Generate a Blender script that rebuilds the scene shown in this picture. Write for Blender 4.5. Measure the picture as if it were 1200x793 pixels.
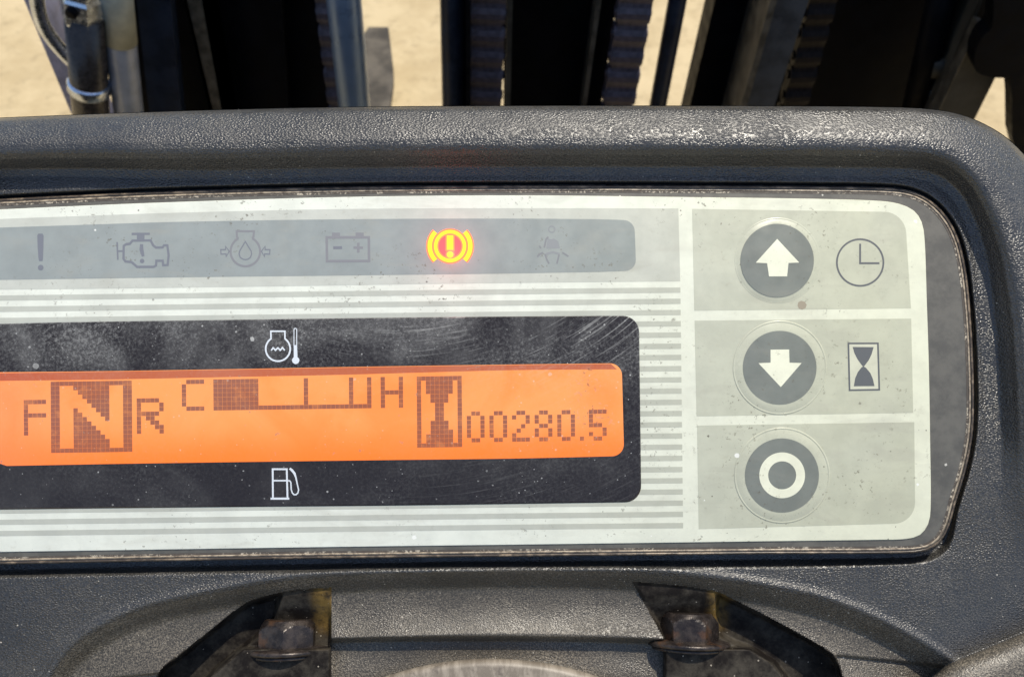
import bpy, bmesh, math, random
import numpy as np
from mathutils import Vector, Matrix
random.seed(7); np.random.seed(7)
for o in list(bpy.data.objects): bpy.data.objects.remove(o)
SC = bpy.context.scene
C = SC.collection
# ------------------------------------------------------------------ camera, light, exposure
S = 0.0002                       # metres per tracing unit on the panel face
F = 1000.0                       # camera stands F units off the face
TILT = math.radians(38)          # the dashboard leans back towards the driver
RX = Matrix.Rotation(TILT, 3, 'X')
cam_d = bpy.data.cameras.new('camera'); cam = bpy.data.objects.new('camera', cam_d); C.objects.link(cam)
cam.location = RX @ Vector((0, 0, F*S)); cam.rotation_euler = (TILT, 0, 0)
cam_d.lens = 30; cam_d.sensor_width = 36; cam_d.clip_start = 0.005; cam_d.clip_end = 500
cam_d.dof.use_dof = True; cam_d.dof.focus_distance = 0.2; cam_d.dof.aperture_fstop = 30
SC.camera = cam
SUN_L = Vector((0.24, 0.79, 0.56)).normalized()       # direction to the sun in panel axes
SUN_W = (RX @ SUN_L).normalized()
elev = math.asin(SUN_W.z); az = math.atan2(SUN_W.x, SUN_W.y)
w = bpy.data.worlds.new('World'); SC.world = w; w.use_nodes = True
nt = w.node_tree; bg = nt.nodes['Background']
sky = nt.nodes.new('ShaderNodeTexSky'); sky.sky_type = 'NISHITA'; sky.sun_disc = False
sky.sun_elevation = elev; sky.sun_rotation = az; sky.air_density = 1.0; sky.dust_density = 1.2; sky.ozone_density = 1.0
nt.links.new(sky.outputs[0], bg.inputs[0]); bg.inputs[1].default_value = 0.15
sd = bpy.data.lights.new('sun', 'SUN'); sd.energy = 4.2; sd.angle = math.radians(1.2); sd.color = (1.0, 0.93, 0.80)
sun = bpy.data.objects.new('sun', sd); C.objects.link(sun)
sun.rotation_euler = SUN_W.to_track_quat('Z', 'Y').to_euler(); sun.location = SUN_W*3
SC.view_settings.view_transform = 'Standard'; SC.view_settings.look = 'None'
SC.view_settings.exposure = 0.22; SC.view_settings.gamma = 1; SC.view_settings.use_curve_mapping = False
SC.render.engine = 'CYCLES'
SC.cycles.max_bounces = 8; SC.cycles.diffuse_bounces = 3; SC.cycles.glossy_bounces = 3

# ------------------------------------------------------------------ materials
class NB:
    def __init__(s, name):
        s.m = bpy.data.materials.new(name); s.m.use_nodes = True; s.t = s.m.node_tree
        s.bsdf = s.t.nodes['Principled BSDF']; s.out = s.t.nodes['Material Output']
        s.tc = s.t.nodes.new('ShaderNodeTexCoord'); s.co = s.tc.outputs['Object']
    def n(s, typ, **kw):
        nd = s.t.nodes.new(typ)
        for k, v in kw.items(): setattr(nd, k, v)
        return nd
    def put(s, sock, v):
        if hasattr(v, 'is_output'): s.t.links.new(v, sock)
        elif isinstance(v, (tuple, list)) and len(v) == 3 and sock.type == 'RGBA': sock.default_value = (*v, 1)
        else: sock.default_value = v
    def mapping(s, scale=(1, 1, 1), rot=(0, 0, 0), loc=(0, 0, 0)):
        m = s.n('ShaderNodeMapping'); s.t.links.new(s.co, m.inputs[0])
        m.inputs['Scale'].default_value = scale; m.inputs['Rotation'].default_value = rot; m.inputs['Location'].default_value = loc
        return m.outputs[0]
    def noise(s, scale, detail=3, rough=0.55, vec=None, dist=0):
        n = s.n('ShaderNodeTexNoise'); s.t.links.new(vec or s.co, n.inputs['Vector'])
        n.inputs['Scale'].default_value = scale; n.inputs['Detail'].default_value = detail
        n.inputs['Roughness'].default_value = rough; n.inputs['Distortion'].default_value = dist
        return n.outputs[0]
    def voronoi(s, scale, feature='F1', vec=None, rnd=1):
        n = s.n('ShaderNodeTexVoronoi', feature=feature); s.t.links.new(vec or s.co, n.inputs['Vector'])
        n.inputs['Scale'].default_value = scale; n.inputs['Randomness'].default_value = rnd
        return n
    def ramp(s, fac, a, b, lo=0.0, hi=1.0):
        n = s.n('ShaderNodeMapRange', interpolation_type='SMOOTHSTEP'); s.t.links.new(fac, n.inputs[0])
        n.inputs[1].default_value = a; n.inputs[2].default_value = b; n.inputs[3].default_value = lo; n.inputs[4].default_value = hi
        return n.outputs[0]
    def math(s, op, a, b=0.0):
        n = s.n('ShaderNodeMath', operation=op); s.put(n.inputs[0], a); s.put(n.inputs[1], b); return n.outputs[0]
    def mix(s, f, a, b):
        n = s.n('ShaderNodeMix', data_type='RGBA'); s.put(n.inputs[0], f); s.put(n.inputs[6], a); s.put(n.inputs[7], b); return n.outputs[2]
    def bump(s, h, strength=0.5, dist=0.0001, normal=None):
        n = s.n('ShaderNodeBump'); s.put(n.inputs['Height'], h); n.inputs['Strength'].default_value = strength
        n.inputs['Distance'].default_value = dist
        if normal: s.t.links.new(normal, n.inputs['Normal'])
        return n.outputs[0]
    def set(s, **kw):
        for k, v in kw.items(): s.put(s.bsdf.inputs[k.replace('_', ' ')], v)
        return s
    def specks(s, cell, size, keep, seed=0.0):
        """small irregular flecks: 1 inside a fleck"""
        v = s.voronoi(1.0/cell, vec=s.mapping(loc=(seed, seed*.7, 0)))
        r = s.n('ShaderNodeSeparateColor'); s.t.links.new(v.outputs['Color'], r.inputs[0])
        rad = s.math('MULTIPLY', r.outputs[1], size)
        wob = s.math('MULTIPLY', s.noise(1.6/(cell*size+1e-6), 2), 0.9)
        d = s.math('MULTIPLY', v.outputs['Distance'], s.math('ADD', wob, 0.55))
        inside = s.math('LESS_THAN', d, rad)
        pick = s.math('LESS_THAN', r.outputs[0], keep)
        return s.math('MULTIPLY', inside, pick)

def plain(name, col, rough=0.5, metal=0.0, spec=0.5, coat=0.0):
    b = NB(name); b.set(Base_Color=col, Roughness=rough, Metallic=metal)
    b.bsdf.inputs['Specular IOR Level'].default_value = spec; b.bsdf.inputs['Coat Weight'].default_value = coat
    return b

def printed(name, col, rough=0.42, dirt=0.5, spread=0.06):
    """printed film: faint mottling, grime flecks, slight gloss"""
    b = plain(name, col, rough)
    mott = b.ramp(b.noise(140, 5, 0.65), 0.3, 0.7)
    c = b.mix(mott, tuple(x*(1-spread) for x in col), tuple(min(1, x*(1+spread)) for x in col))
    grime = b.math('MULTIPLY', b.ramp(b.noise(420, 6, 0.75), 0.56, 0.75), 0.22*dirt)
    c = b.mix(grime, c, (0.26, 0.23, 0.17))
    sp = b.specks(0.0040, 0.10, 0.42*dirt, 1.3); sp2 = b.specks(0.0017, 0.13, 0.22*dirt, 4.1)
    cl = b.ramp(b.noise(55, 3), 0.42, 0.62)
    c = b.mix(b.math('MULTIPLY', b.math('MAXIMUM', sp, sp2), b.math('MULTIPLY', cl, 0.85)), c, (0.12, 0.11, 0.09))
    irr = b.math('MULTIPLY', b.ramp(b.noise(800, 5, 0.75), 0.60, 0.64), b.ramp(b.noise(48, 3), 0.45, 0.62))
    c = b.mix(b.math('MULTIPLY', irr, 0.75*min(1, dirt)), c, (0.13, 0.115, 0.085))
    # warm tint rightwards stands in for weaker sky reflection, in uneven patches; finger smears
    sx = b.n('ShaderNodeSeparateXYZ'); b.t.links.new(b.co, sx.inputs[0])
    warm_tint = b.math('MULTIPLY', b.ramp(sx.outputs[0], -0.03, 0.10), b.ramp(b.noise(22, 3, 0.6), 0.2, 0.6, 0.65, 1.0))
    mul = b.n('ShaderNodeMix', data_type='RGBA', blend_type='MULTIPLY'); b.put(mul.inputs[0], warm_tint); b.put(mul.inputs[6], c); b.put(mul.inputs[7], (0.99, 0.965, 0.83)); c = mul.outputs[2]
    smear = b.ramp(b.noise(1, 4, 0.6, vec=b.mapping(scale=(50, 170, 1), rot=(0, 0, 0.7)), dist=0.8), 0.50, 0.75)
    c = b.mix(b.math('MULTIPLY', smear, 0.24*dirt), c, (0.34, 0.32, 0.26))
    wsp = b.specks(0.0062, 0.09, 0.35*dirt, 7.7)
    c = b.mix(b.math('MULTIPLY', wsp, 0.7), c, (0.85, 0.85, 0.8))
    b.set(Base_Color=c, Roughness=b.ramp(b.noise(300, 4), 0.3, 0.7, rough-0.08, rough+0.12))
    b.set(Normal=b.bump(b.noise(1500, 3), 0.12, 0.00004))
    return b.m

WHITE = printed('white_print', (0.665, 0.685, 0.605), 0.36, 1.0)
FIELD = printed('light_grey_print', (0.475, 0.488, 0.435), 0.38, 1.0)
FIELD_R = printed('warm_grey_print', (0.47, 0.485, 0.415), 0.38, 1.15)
STRIPE = printed('stripe_print', (0.44, 0.452, 0.395), 0.4, 0.6)
STRIP = printed('blue_grey_print', (0.262, 0.288, 0.280), 0.38, 1.0)
ICONG = plain('icon_grey', (0.165, 0.175, 0.20), 0.45).m
ICONF = plain('icon_faint_mauve', (0.205, 0.207, 0.220), 0.45).m
BTN = printed('button_grey', (0.180, 0.196, 0.190), 0.36, 0.7, 0.08)
SYM = printed('button_symbol_white', (0.72, 0.735, 0.64), 0.36, 0.5)
ICOND = plain('icon_dark_grey', (0.11, 0.115, 0.115), 0.45).m

def plastic(name, base, dust, grain=1250.0, bumps=0.9, rough=0.34, dustamt=0.5, flecks=1.0, spec=0.6):
    """moulded leather grain: small raised cells, fine dust between them"""
    b = plain(name, base, rough, spec=spec)
    wv = b.noise(220, 2)
    vec = b.mapping(scale=(0.85, 1.45, 1.0), rot=(0, 0, 0.55))
    v = b.voronoi(grain, 'F1', vec=vec, rnd=1)
    h1 = b.ramp(v.outputs['Distance'], 0.05, 0.75, 1.0, 0.0)
    h = b.math('ADD', h1, b.math('MULTIPLY', b.noise(grain*2.2, 2, 0.6), 0.5))
    n0 = b.bump(b.noise(80, 3), 0.2, 0.0006)
    wear = b.ramp(b.noise(38, 3, 0.6), 0.35, 0.65, 0.6, 1.0)
    nb = b.n('ShaderNodeBump'); b.t.links.new(h, nb.inputs['Height']); b.t.links.new(n0, nb.inputs['Normal'])
    b.put(nb.inputs['Strength'], b.math('MULTIPLY', wear, bumps)); nb.inputs['Distance'].default_value = 0.00018
    d1 = b.ramp(b.noise(26, 4, 0.6), 0.30, 0.75); d2 = b.ramp(b.noise(2600, 3, 0.7), 0.40, 0.70)
    df = b.math('MULTIPLY', b.math('MULTIPLY', b.math('ADD', d1, 0.35), d2), dustamt)
    c = b.mix(df, base, dust)
    fl = b.math('MULTIPLY', b.math('MAXIMUM', b.specks(0.0013, 0.16, 0.13*flecks, 2.2), b.specks(0.0006, 0.22, 0.10*flecks, 5.2)), b.ramp(b.noise(45, 4), 0.35, 0.6))
    c = b.mix(b.math('MULTIPLY', fl, 0.8), c, (0.50, 0.46, 0.38))
    b.set(Base_Color=c, Normal=nb.outputs[0], Roughness=b.ramp(b.noise(250, 5, 0.6), 0.3, 0.7, rough-0.05, rough+0.14))
    return b.m
COVER = plastic('grained_black_plastic', (0.020, 0.020, 0.020), (0.19, 0.175, 0.15), 1900, 0.75, 0.35, 0.38, spec=0.85)
HOOD = plastic('dusty_black_plastic', (0.034, 0.030, 0.024), (0.22, 0.19, 0.145), 2500, 0.45, 0.38, 0.85, 2.4)
def pocket_mat():
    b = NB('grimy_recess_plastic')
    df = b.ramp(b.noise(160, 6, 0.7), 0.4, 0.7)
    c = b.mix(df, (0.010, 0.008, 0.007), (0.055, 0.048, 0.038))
    # rust-coloured grease in the corners of the bolts
    sep = b.n('ShaderNodeSeparateXYZ'); b.t.links.new(b.co, sep.inputs[0])
    x = sep.outputs[0]
    def near(u0, wd): return b.ramp(b.math('ABSOLUTE', b.math('SUBTRACT', x, (u0-600)*S)), wd*S, wd*S*0.2)
    r = b.math('MAXIMUM', near(380, 26), near(850, 22))
    r = b.math('MULTIPLY', b.math('MULTIPLY', r, b.ramp(b.noise(330, 5, 0.65), 0.3, 0.6)), b.ramp(sep.outputs[1], (396.5-762)*S, (396.5-735)*S))
    c = b.mix(b.math('MULTIPLY', r, 0.8), c, (0.20, 0.125, 0.035))
    fl = b.specks(0.0011, 0.2, 0.2, 3.3)
    c = b.mix(b.math('MULTIPLY', fl, 0.7), c, (0.4, 0.35, 0.28))
    b.set(Base_Color=c, Roughness=0.55, Normal=b.bump(b.noise(900, 5, 0.7), 0.5, 0.0002)); b.bsdf.inputs['Specular IOR Level'].default_value = 0.12
    return b.m
POCKET = pocket_mat()
def bolt_mat():
    b = NB('grimy_bolt_steel')
    c = b.mix(b.ramp(b.noise(260, 6, 0.7), 0.42, 0.62), (0.018, 0.014, 0.013), (0.055, 0.043, 0.036))
    c = b.mix(b.math('MULTIPLY', b.ramp(b.noise(180, 4), 0.55, 0.7), 0.6), c, (0.12, 0.06, 0.03))
    b.set(Base_Color=c, Metallic=0.3, Roughness=b.ramp(b.noise(500, 4), 0.3, 0.7, 0.25, 0.5), Normal=b.bump(b.noise(1100, 4, 0.7), 0.4, 0.0002))
    return b.m
BOLT = bolt_mat()
def rim_mat():
    b = NB('rim_brown_black')
    c = b.mix(b.ramp(b.noise(220, 5, 0.7), 0.45, 0.65), (0.06, 0.047, 0.037), (0.26, 0.20, 0.14))
    b.set(Base_Color=c, Roughness=0.30, Normal=b.bump(b.noise(1000, 4), 0.3, 0.0001)); return b.m
RIM = rim_mat()
def base_mat():
    b = NB('cluster_grey_plastic')
    c = b.mix(b.ramp(b.noise(170, 5, 0.7), 0.35, 0.65), (0.085, 0.081, 0.070), (0.125, 0.118, 0.100))
    sp = b.specks(0.003, 0.12, 0.2, 5.0)
    c = b.mix(sp, c, (0.5, 0.48, 0.42))
    b.set(Base_Color=c, Roughness=0.45, Normal=b.bump(b.noise(2200, 3), 0.15, 0.00005)); return b.m
BASE = base_mat()
def crust_mat():
    b = NB('dusty_edge')
    f = b.ramp(b.noise(1300, 6, 0.75), 0.50, 0.60)
    f = b.math('MULTIPLY', f, b.ramp(b.noise(90, 3, 0.6), 0.40, 0.55))
    c = b.mix(f, (0.075, 0.062, 0.050), (0.50, 0.44, 0.34))
    b.set(Base_Color=c, Roughness=0.6, Normal=b.bump(b.noise(1800, 4), 0.5, 0.0001)); return b.m
CRUST = crust_mat()

def tan_mat():
    b = NB('tan_highlight_bead')
    c = b.mix(b.ramp(b.noise(700, 5, 0.7), 0.35, 0.62), (0.13, 0.10, 0.075), (0.40, 0.33, 0.24))  # tan colour painted in for the highlight along the bead
    b.set(Base_Color=c, Roughness=0.4, Normal=b.bump(b.noise(1500, 4), 0.4, 0.0001)); return b.m
TANB = tan_mat()
def dusty_layer(b, seed=0.0, haze=0.10):
    """dust film, wiping arcs and flecks on the clear window; returns a 0..1 coverage"""
    sep = b.n('ShaderNodeSeparateXYZ'); b.t.links.new(b.co, sep.inputs[0])
    up = b.ramp(sep.outputs[1], (396.5-470)*S, (396.5-400)*S)              # dust has settled on the upper half
    fine = b.math('MULTIPLY', b.ramp(b.noise(1400, 6, 0.85), 0.42, 0.70), b.ramp(b.noise(24, 5, 0.65), 0.35, 0.68, 0.10, 0.46))
    cloud = b.math('MULTIPLY', b.ramp(b.noise(38, 5, 0.6, dist=1.0), 0.40, 0.70), haze)
    sub = b.n('ShaderNodeVectorMath', operation='SUBTRACT'); b.t.links.new(b.co, sub.inputs[0]); sub.inputs[1].default_value = ((470-600)*S, (396.5-60)*S, 0)
    ln = b.n('ShaderNodeVectorMath', operation='LENGTH'); b.t.links.new(sub.outputs[0], ln.inputs[0])
    s2 = b.n('ShaderNodeSeparateXYZ'); b.t.links.new(sub.outputs[0], s2.inputs[0])
    ang = b.math('ARCTAN2', s2.outputs[0], s2.outputs[1])
    cb = b.n('ShaderNodeCombineXYZ'); b.put(cb.inputs[0], b.math('MULTIPLY', ln.outputs['Value'], 2300.0)); b.put(cb.inputs[1], b.math('MULTIPLY', ang, 5.0))
    arcs = b.ramp(b.noise(1.0, 3, 0.6, vec=cb.outputs[0]), 0.52, 0.74)
    where = b.math('MULTIPLY', b.ramp(b.noise(46, 3, vec=b.mapping(loc=(.3, .2, 0))), 0.40, 0.62), b.ramp(sep.outputs[0], (330-600)*S, (520-600)*S, 0.12, 1.0))
    arcs = b.math('MULTIPLY', b.math('MULTIPLY', arcs, where), b.math('ADD', b.math('MULTIPLY', up, 0.8), 0.2))
    sp = b.specks(0.0016, 0.16, 0.38, seed+.4); sp2 = b.specks(0.0085, 0.085, 0.45, seed+2.0); sp3 = b.specks(0.0007, 0.2, 0.16, seed+3)
    f = b.math('MULTIPLY', b.math('ADD', fine, cloud), b.math('ADD', b.math('MULTIPLY', up, 0.75), 0.25))
    f = b.math('ADD', f, b.math('MULTIPLY', arcs, 0.5))
    f = b.math('ADD', f, b.math('MULTIPLY', b.math('MAXIMUM', b.math('MAXIMUM', sp, sp3), sp2), b.ramp(b.noise(50, 4, 0.7), 0.30, 0.58, 0.08, 0.72)))
    b2 = b.n('ShaderNodeClamp'); b.t.links.new(f, b2.inputs[0]); b2.inputs[2].default_value = 0.9
    return b2.outputs[0]
def window_mat():
    b = NB('black_window_film')
    f = dusty_layer(b, 0, 0.17)
    b.set(Base_Color=b.mix(f, (0.018, 0.014, 0.013), (0.44, 0.44, 0.42)), Roughness=b.ramp(f, 0, 0.6, 0.20, 0.5), Normal=b.bump(b.noise(60, 2), 0.1, 0.0004))
    return b.m
WINDOW = window_mat()
def lcd(name, emit, strength, dust=1.0, low=None):
    b = NB(name)
    f = b.math('MULTIPLY', dusty_layer(b, 0, 0.20), dust*0.6)
    # lamps along the lower edge of the cell light it unevenly
    sep = b.n('ShaderNodeSeparateXYZ'); b.t.links.new(b.co, sep.inputs[0])
    y = b.math('ADD', sep.outputs[1], b.math('MULTIPLY', sep.outputs[0], -0.0145))
    g = b.ramp(y, (396.5-541)*S, (396.5-478)*S, 0, 1)
    g = b.math('MULTIPLY', g, b.ramp(b.noise(55, 4, 0.6, dist=0.8), 0.3, 0.65, 0.55, 1.0))
    ec = b.mix(g, low or emit, emit); ec = b.mix(b.ramp(sep.outputs[0], (150-600)*S, (-40-600)*S, 0, 0.5), ec, tuple((0.95, 0.62, 0.9)[i]*emit[i] for i in range(3)))
    fl = b.math('MULTIPLY', b.ramp(b.noise(900, 4, 0.7), 0.56, 0.62), b.math('MULTIPLY', b.ramp(sep.outputs[0], (655-600)*S, (690-600)*S), b.ramp(sep.outputs[0], (722-600)*S, (708-600)*S)))
    fl = b.math('MULTIPLY', fl, b.ramp(b.noise(170, 2), 0.46, 0.56))
    fl = b.math('MAXIMUM', fl, b.math('MULTIPLY', b.ramp(b.noise(520, 3, 0.6, vec=b.mapping(loc=(.5, .1, 0))), 0.70, 0.73), 0.8))
    f = b.math('MAXIMUM', f, b.math('MULTIPLY', fl, 0.75))
    b.set(Base_Color=b.mix(fl, b.mix(f, tuple(x*0.12 for x in emit), (0.55, 0.45, 0.38)), (0.12, 0.06, 0.03)), Roughness=0.30)
    if 'dot' in name:      # tired segments pass more of the backlight in places
        ec = b.mix(b.ramp(b.noise(420, 3, 0.6), 0.50, 0.72, 0.0, 0.45), ec, (0.80, 0.28, 0.09))
    b.put(b.bsdf.inputs['Emission Color'], ec)
    b.put(b.bsdf.inputs['Emission Strength'], b.math('MULTIPLY', b.math('SUBTRACT', 1.0, b.math('MULTIPLY', f, 0.75)), strength))
    return b.m
LCD = lcd('lcd_orange', (0.95, 0.345, 0.100), 0.92, 1.0, (1.0, 0.185, 0.008))
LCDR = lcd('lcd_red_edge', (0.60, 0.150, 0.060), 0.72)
DOT = lcd('lcd_dot', (0.36, 0.130, 0.078), 0.76, 0.8, (0.42, 0.105, 0.030))
def emis(name, col, st, base=(0.1, 0.1, 0.1)):
    b = NB(name); b.set(Base_Color=base, Roughness=0.4)
    b.put(b.bsdf.inputs['Emission Color'], col); b.bsdf.inputs['Emission Strength'].default_value = st; return b.m
LIT = emis('lamp_yellow', (1.0, 0.66, 0.01), 1.1, (0.3, 0.2, 0.02))
LITR = emis('lamp_red', (1.0, 0.13, 0.03), 1.6, (0.4, 0.1, 0.05))
LITP = emis('lamp_pink', (0.85, 0.07, 0.09), 0.55, (0.2, 0.08, 0.08))
PRINTW = plain('white_window_print', (0.62, 0.66, 0.70), 0.4).m

def steel(name, col, rough, metal=0.8, var=0.3, sc=60, bumpy=0.2, spec=0.5):
    b = NB(name); c = b.mix(b.ramp(b.noise(sc, 5, 0.65), 0.35, 0.65), tuple(x*(1-var) for x in col), tuple(min(1, x*(1+var)) for x in col))
    b.bsdf.inputs['Specular IOR Level'].default_value = spec; b.set(Base_Color=c, Metallic=metal, Roughness=b.ramp(b.noise(sc*2, 4), 0.3, 0.7, max(.05, rough-.08), rough+.1), Normal=b.bump(b.noise(sc*6, 4), bumpy, 0.0006))
    return b.m
MBLACK = steel('black_mast_paint', (0.0032, 0.0034, 0.0045), 0.5, 0.0, spec=0.07)
MEDGE = steel('worn_rail_edge', (0.10, 0.085, 0.062), 0.5, 0.2, 0.4, 90, spec=0.3)
MNAVY = steel('dark_tube', (0.014, 0.021, 0.036), 0.4, 0.0, spec=0.25)
MROD = steel('cylinder_rod', (0.15, 0.215, 0.31), 0.33, 0.35, 0.10, 30)
MGREY = steel('grey_pipe', (0.40, 0.42, 0.46), 0.40, 0.3, 0.15, 80)
MBEIGE = steel('beige_sleeve', (0.50, 0.49, 0.38), 0.45, 0.0, 0.15, 80)
MCHROME = steel('bright_fitting', (0.62, 0.68, 0.78), 0.22, 1.0, 0.2, 120)
MHOSE = steel('brown_hose', (0.045, 0.035, 0.028), 0.28, 0.0, 0.3, 150)
MCHAIN = steel('greasy_chain', (0.085, 0.070, 0.085), 0.38, 0.2, 0.3, 150, spec=0.5)
MCHAIND = steel('dark_chain', (0.016, 0.012, 0.011), 0.5, 0.0, 0.3, 150, spec=0.15)
MLAV = steel('lavender_plate', (0.26, 0.27, 0.40), 0.4, 0.3)
MRAIL = steel('slate_rail', (0.045, 0.052, 0.060), 0.45, 0.1, 0.3, 50, spec=0.4)
MGUSS = steel('brown_gusset', (0.055, 0.049, 0.037), 0.5, 0.0, 0.3, 50, spec=0.3)
MFORK = steel('fork_steel', (0.078, 0.067, 0.052), 0.7, 0.0, 0.4, 20, spec=0.15)
def ground_mat():
    b = NB('sandy_concrete')
    c = b.mix(b.ramp(b.noise(5, 8, 0.7), 0.35, 0.65), (0.40, 0.305, 0.165), (0.50, 0.395, 0.23))
    c = b.mix(b.math('MULTIPLY', b.ramp(b.noise(28, 6, 0.7), 0.50, 0.72), 0.5), c, (0.25, 0.19, 0.10))
    c = b.mix(b.specks(0.10, 0.11, 0.4, 1), c, (0.2, 0.15, 0.085))
    b.set(Base_Color=c, Roughness=0.85, Normal=b.bump(b.noise(150, 6, 0.7), 0.5, 0.004)); return b.m
GROUND = ground_mat()

# ------------------------------------------------------------------ mesh helpers
def L(u, v, z=0.0):
    k = (F-z)/F
    return Vector(((u-600)*S*k, (396.5-v)*S*k, z*S))
def link_mesh(name, verts, faces, mat, parent=None, smooth=False):
    me = bpy.data.meshes.new(name); me.from_pydata([tuple(v) for v in verts], [], faces)
    me.materials.append(mat); me.update()
    if smooth: me.shade_smooth()
    o = bpy.data.objects.new(name, me); C.objects.link(o)
    if parent: o.parent = parent
    return o
def thing(name, label, cat, group=None, loc=(0, 0, 0), rot=(0, 0, 0)):
    o = bpy.data.objects.new(name, None); C.objects.link(o); o.empty_display_size = 0.02
    o.location = loc; o.rotation_euler = rot; o['label'] = label; o['category'] = cat
    if group: o['group'] = group
    return o
class Geo:
    def __init__(s): s.v = []; s.f = []
    def add(s, vs, fs):
        b = len(s.v); s.v += list(vs); s.f += [tuple(i+b for i in f) for f in fs]
    def poly(s, pts, z0, z1, bevel=0.0):
        """extruded outline (y down, traced units); z1 top"""
        a = sum(pts[i][0]*pts[(i+1) % len(pts)][1]-pts[(i+1) % len(pts)][0]*pts[i][1] for i in range(len(pts)))
        if a > 0: pts = pts[::-1]
        n = len(pts)
        if bevel > 0:
            ins = inset(pts, bevel)
            rows = [[L(x, y, z0) for x, y in pts], [L(x, y, z1-bevel*.7) for x, y in pts], [L(x, y, z1) for x, y in ins]]
        else: rows = [[L(x, y, z0) for x, y in pts], [L(x, y, z1) for x, y in pts]]
        vs = [p for r in rows for p in r]; fs = []
        for r in range(len(rows)-1):
            for i in range(n): j = (i+1) % n; fs.append((r*n+i, r*n+j, (r+1)*n+j, (r+1)*n+i))
        fs.append(tuple((len(rows)-1)*n+i for i in range(n)))
        s.add(vs, fs)
    def stroke(s, pts, wd, z0, z1, closed=False, round_=False):
        P = [np.array(p, float) for p in pts]; n = len(P); l = []; r = []
        for i in range(n):
            if closed: a, b_ = P[i-1], P[(i+1) % n]
            else: a, b_ = P[max(0, i-1)], P[min(n-1, i+1)]
            d1 = P[i]-a if (closed or i > 0) else b_-P[i]; d2 = b_-P[i] if (closed or i < n-1) else d1
            d1 = d1/(np.linalg.norm(d1)+1e-9); d2 = d2/(np.linalg.norm(d2)+1e-9)
            t = d1+d2; ln = np.linalg.norm(t); t = t/ln if ln > 1e-6 else d1
            nn = np.array([-t[1], t[0]]); k = 1/max(0.55, abs(np.dot(nn, np.array([-d1[1], d1[0]]))))
            ww = (wd[i] if isinstance(wd, (list, tuple)) else wd)*0.5*k
            l.append(P[i]+nn*ww); r.append(P[i]-nn*ww)
        m = n if closed else n-1; vs = []
        for i in range(n): vs += [L(*l[i], z1), L(*r[i], z1), L(*l[i], z0), L(*r[i], z0)]
        fs = []
        for i in range(m):
            j = (i+1) % n
            fs += [(4*i, 4*i+1, 4*j+1, 4*j), (4*i, 4*j, 4*j+2, 4*i+2), (4*i+1, 4*i+3, 4*j+3, 4*j+1)]
        s.add(vs, fs)
    def disc(s, cx, cy, r, z0, z1, n=40, ry=None, bevel=0):
        s.poly([(cx+r*math.cos(t), cy+(ry or r)*math.sin(t)) for t in np.linspace(0, 2*math.pi, n, endpoint=False)], z0, z1, bevel)
    def ring(s, cx, cy, r0, r1, z0, z1, n=56):
        s.stroke([(cx+(r0+r1)/2*math.cos(t), cy+(r0+r1)/2*math.sin(t)) for t in np.linspace(0, 2*math.pi, n, endpoint=False)], r1-r0, z0, z1, True)
    def build(s, name, mat, parent, smooth=False): return link_mesh(name, s.v, s.f, mat, parent, smooth)
def inset(pts, d):
    P = [np.array(p, float) for p in pts]; n = len(P); out = []
    a = sum(P[i][0]*P[(i+1) % n][1]-P[(i+1) % n][0]*P[i][1] for i in range(n)); sg = 1 if a > 0 else -1
    for i in range(n):
        d1 = P[i]-P[i-1]; d2 = P[(i+1) % n]-P[i]
        d1 = d1/(np.linalg.norm(d1)+1e-9); d2 = d2/(np.linalg.norm(d2)+1e-9)
        t = d1+d2; t = t/(np.linalg.norm(t)+1e-9); nn = np.array([-t[1], t[0]])*sg
        k = 1/max(0.5, abs(np.dot(nn, np.array([-d1[1], d1[0]]))))
        out.append(tuple(P[i]+nn*d*k))
    return out
def smooth_line(pts, step=8.0, closed=False):
    """Catmull-Rom resample"""
    P = np.array(pts, float); n = len(P); out = []
    for i in range(n if closed else n-1):
        p0 = P[i-1] if (closed or i > 0) else 2*P[0]-P[1]
        p1 = P[i]; p2 = P[(i+1) % n]; p3 = P[(i+2) % n] if (closed or i < n-2) else 2*P[-1]-P[-2]
        m = max(1, int(np.linalg.norm(p2-p1)/step))
        for k in range(m):
            t = k/m
            # centripetal-ish: limit tangents by the segment length
            sl = np.linalg.norm(p2-p1)
            t1 = (p2-p0)/max(1e-6, (np.linalg.norm(p2-p1)+np.linalg.norm(p1-p0)))*sl
            t2 = (p3-p1)/max(1e-6, (np.linalg.norm(p3-p2)+np.linalg.norm(p2-p1)))*sl
            h = (2*t**3-3*t**2+1)*p1+(t**3-2*t**2+t)*t1+(-2*t**3+3*t**2)*p2+(t**3-t**2)*t2
            out.append(tuple(h))
    if not closed: out.append(tuple(P[-1]))
    return out
def rrect(corners, radii, n=8):
    """quad with rounded corners, corners in order"""
    out = []; m = len(corners)
    for i in range(m):
        p = np.array(corners[i], float); a = np.array(corners[i-1], float); b_ = np.array(corners[(i+1) % m], float)
        r = radii[i]
        if r <= 0: out.append(tuple(p)); continue
        da = (a-p)/np.linalg.norm(a-p); db = (b_-p)/np.linalg.norm(b_-p)
        s_, e = p+da*r, p+db*r
        for k in range(n+1):
            t = k/n; th = t*math.pi/2
            # superellipse-like arc between s_ and e
            q = p+da*r*(1-math.sin(th))+db*r*(1-math.cos(th))
            out.append(tuple(q))
    return out
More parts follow.
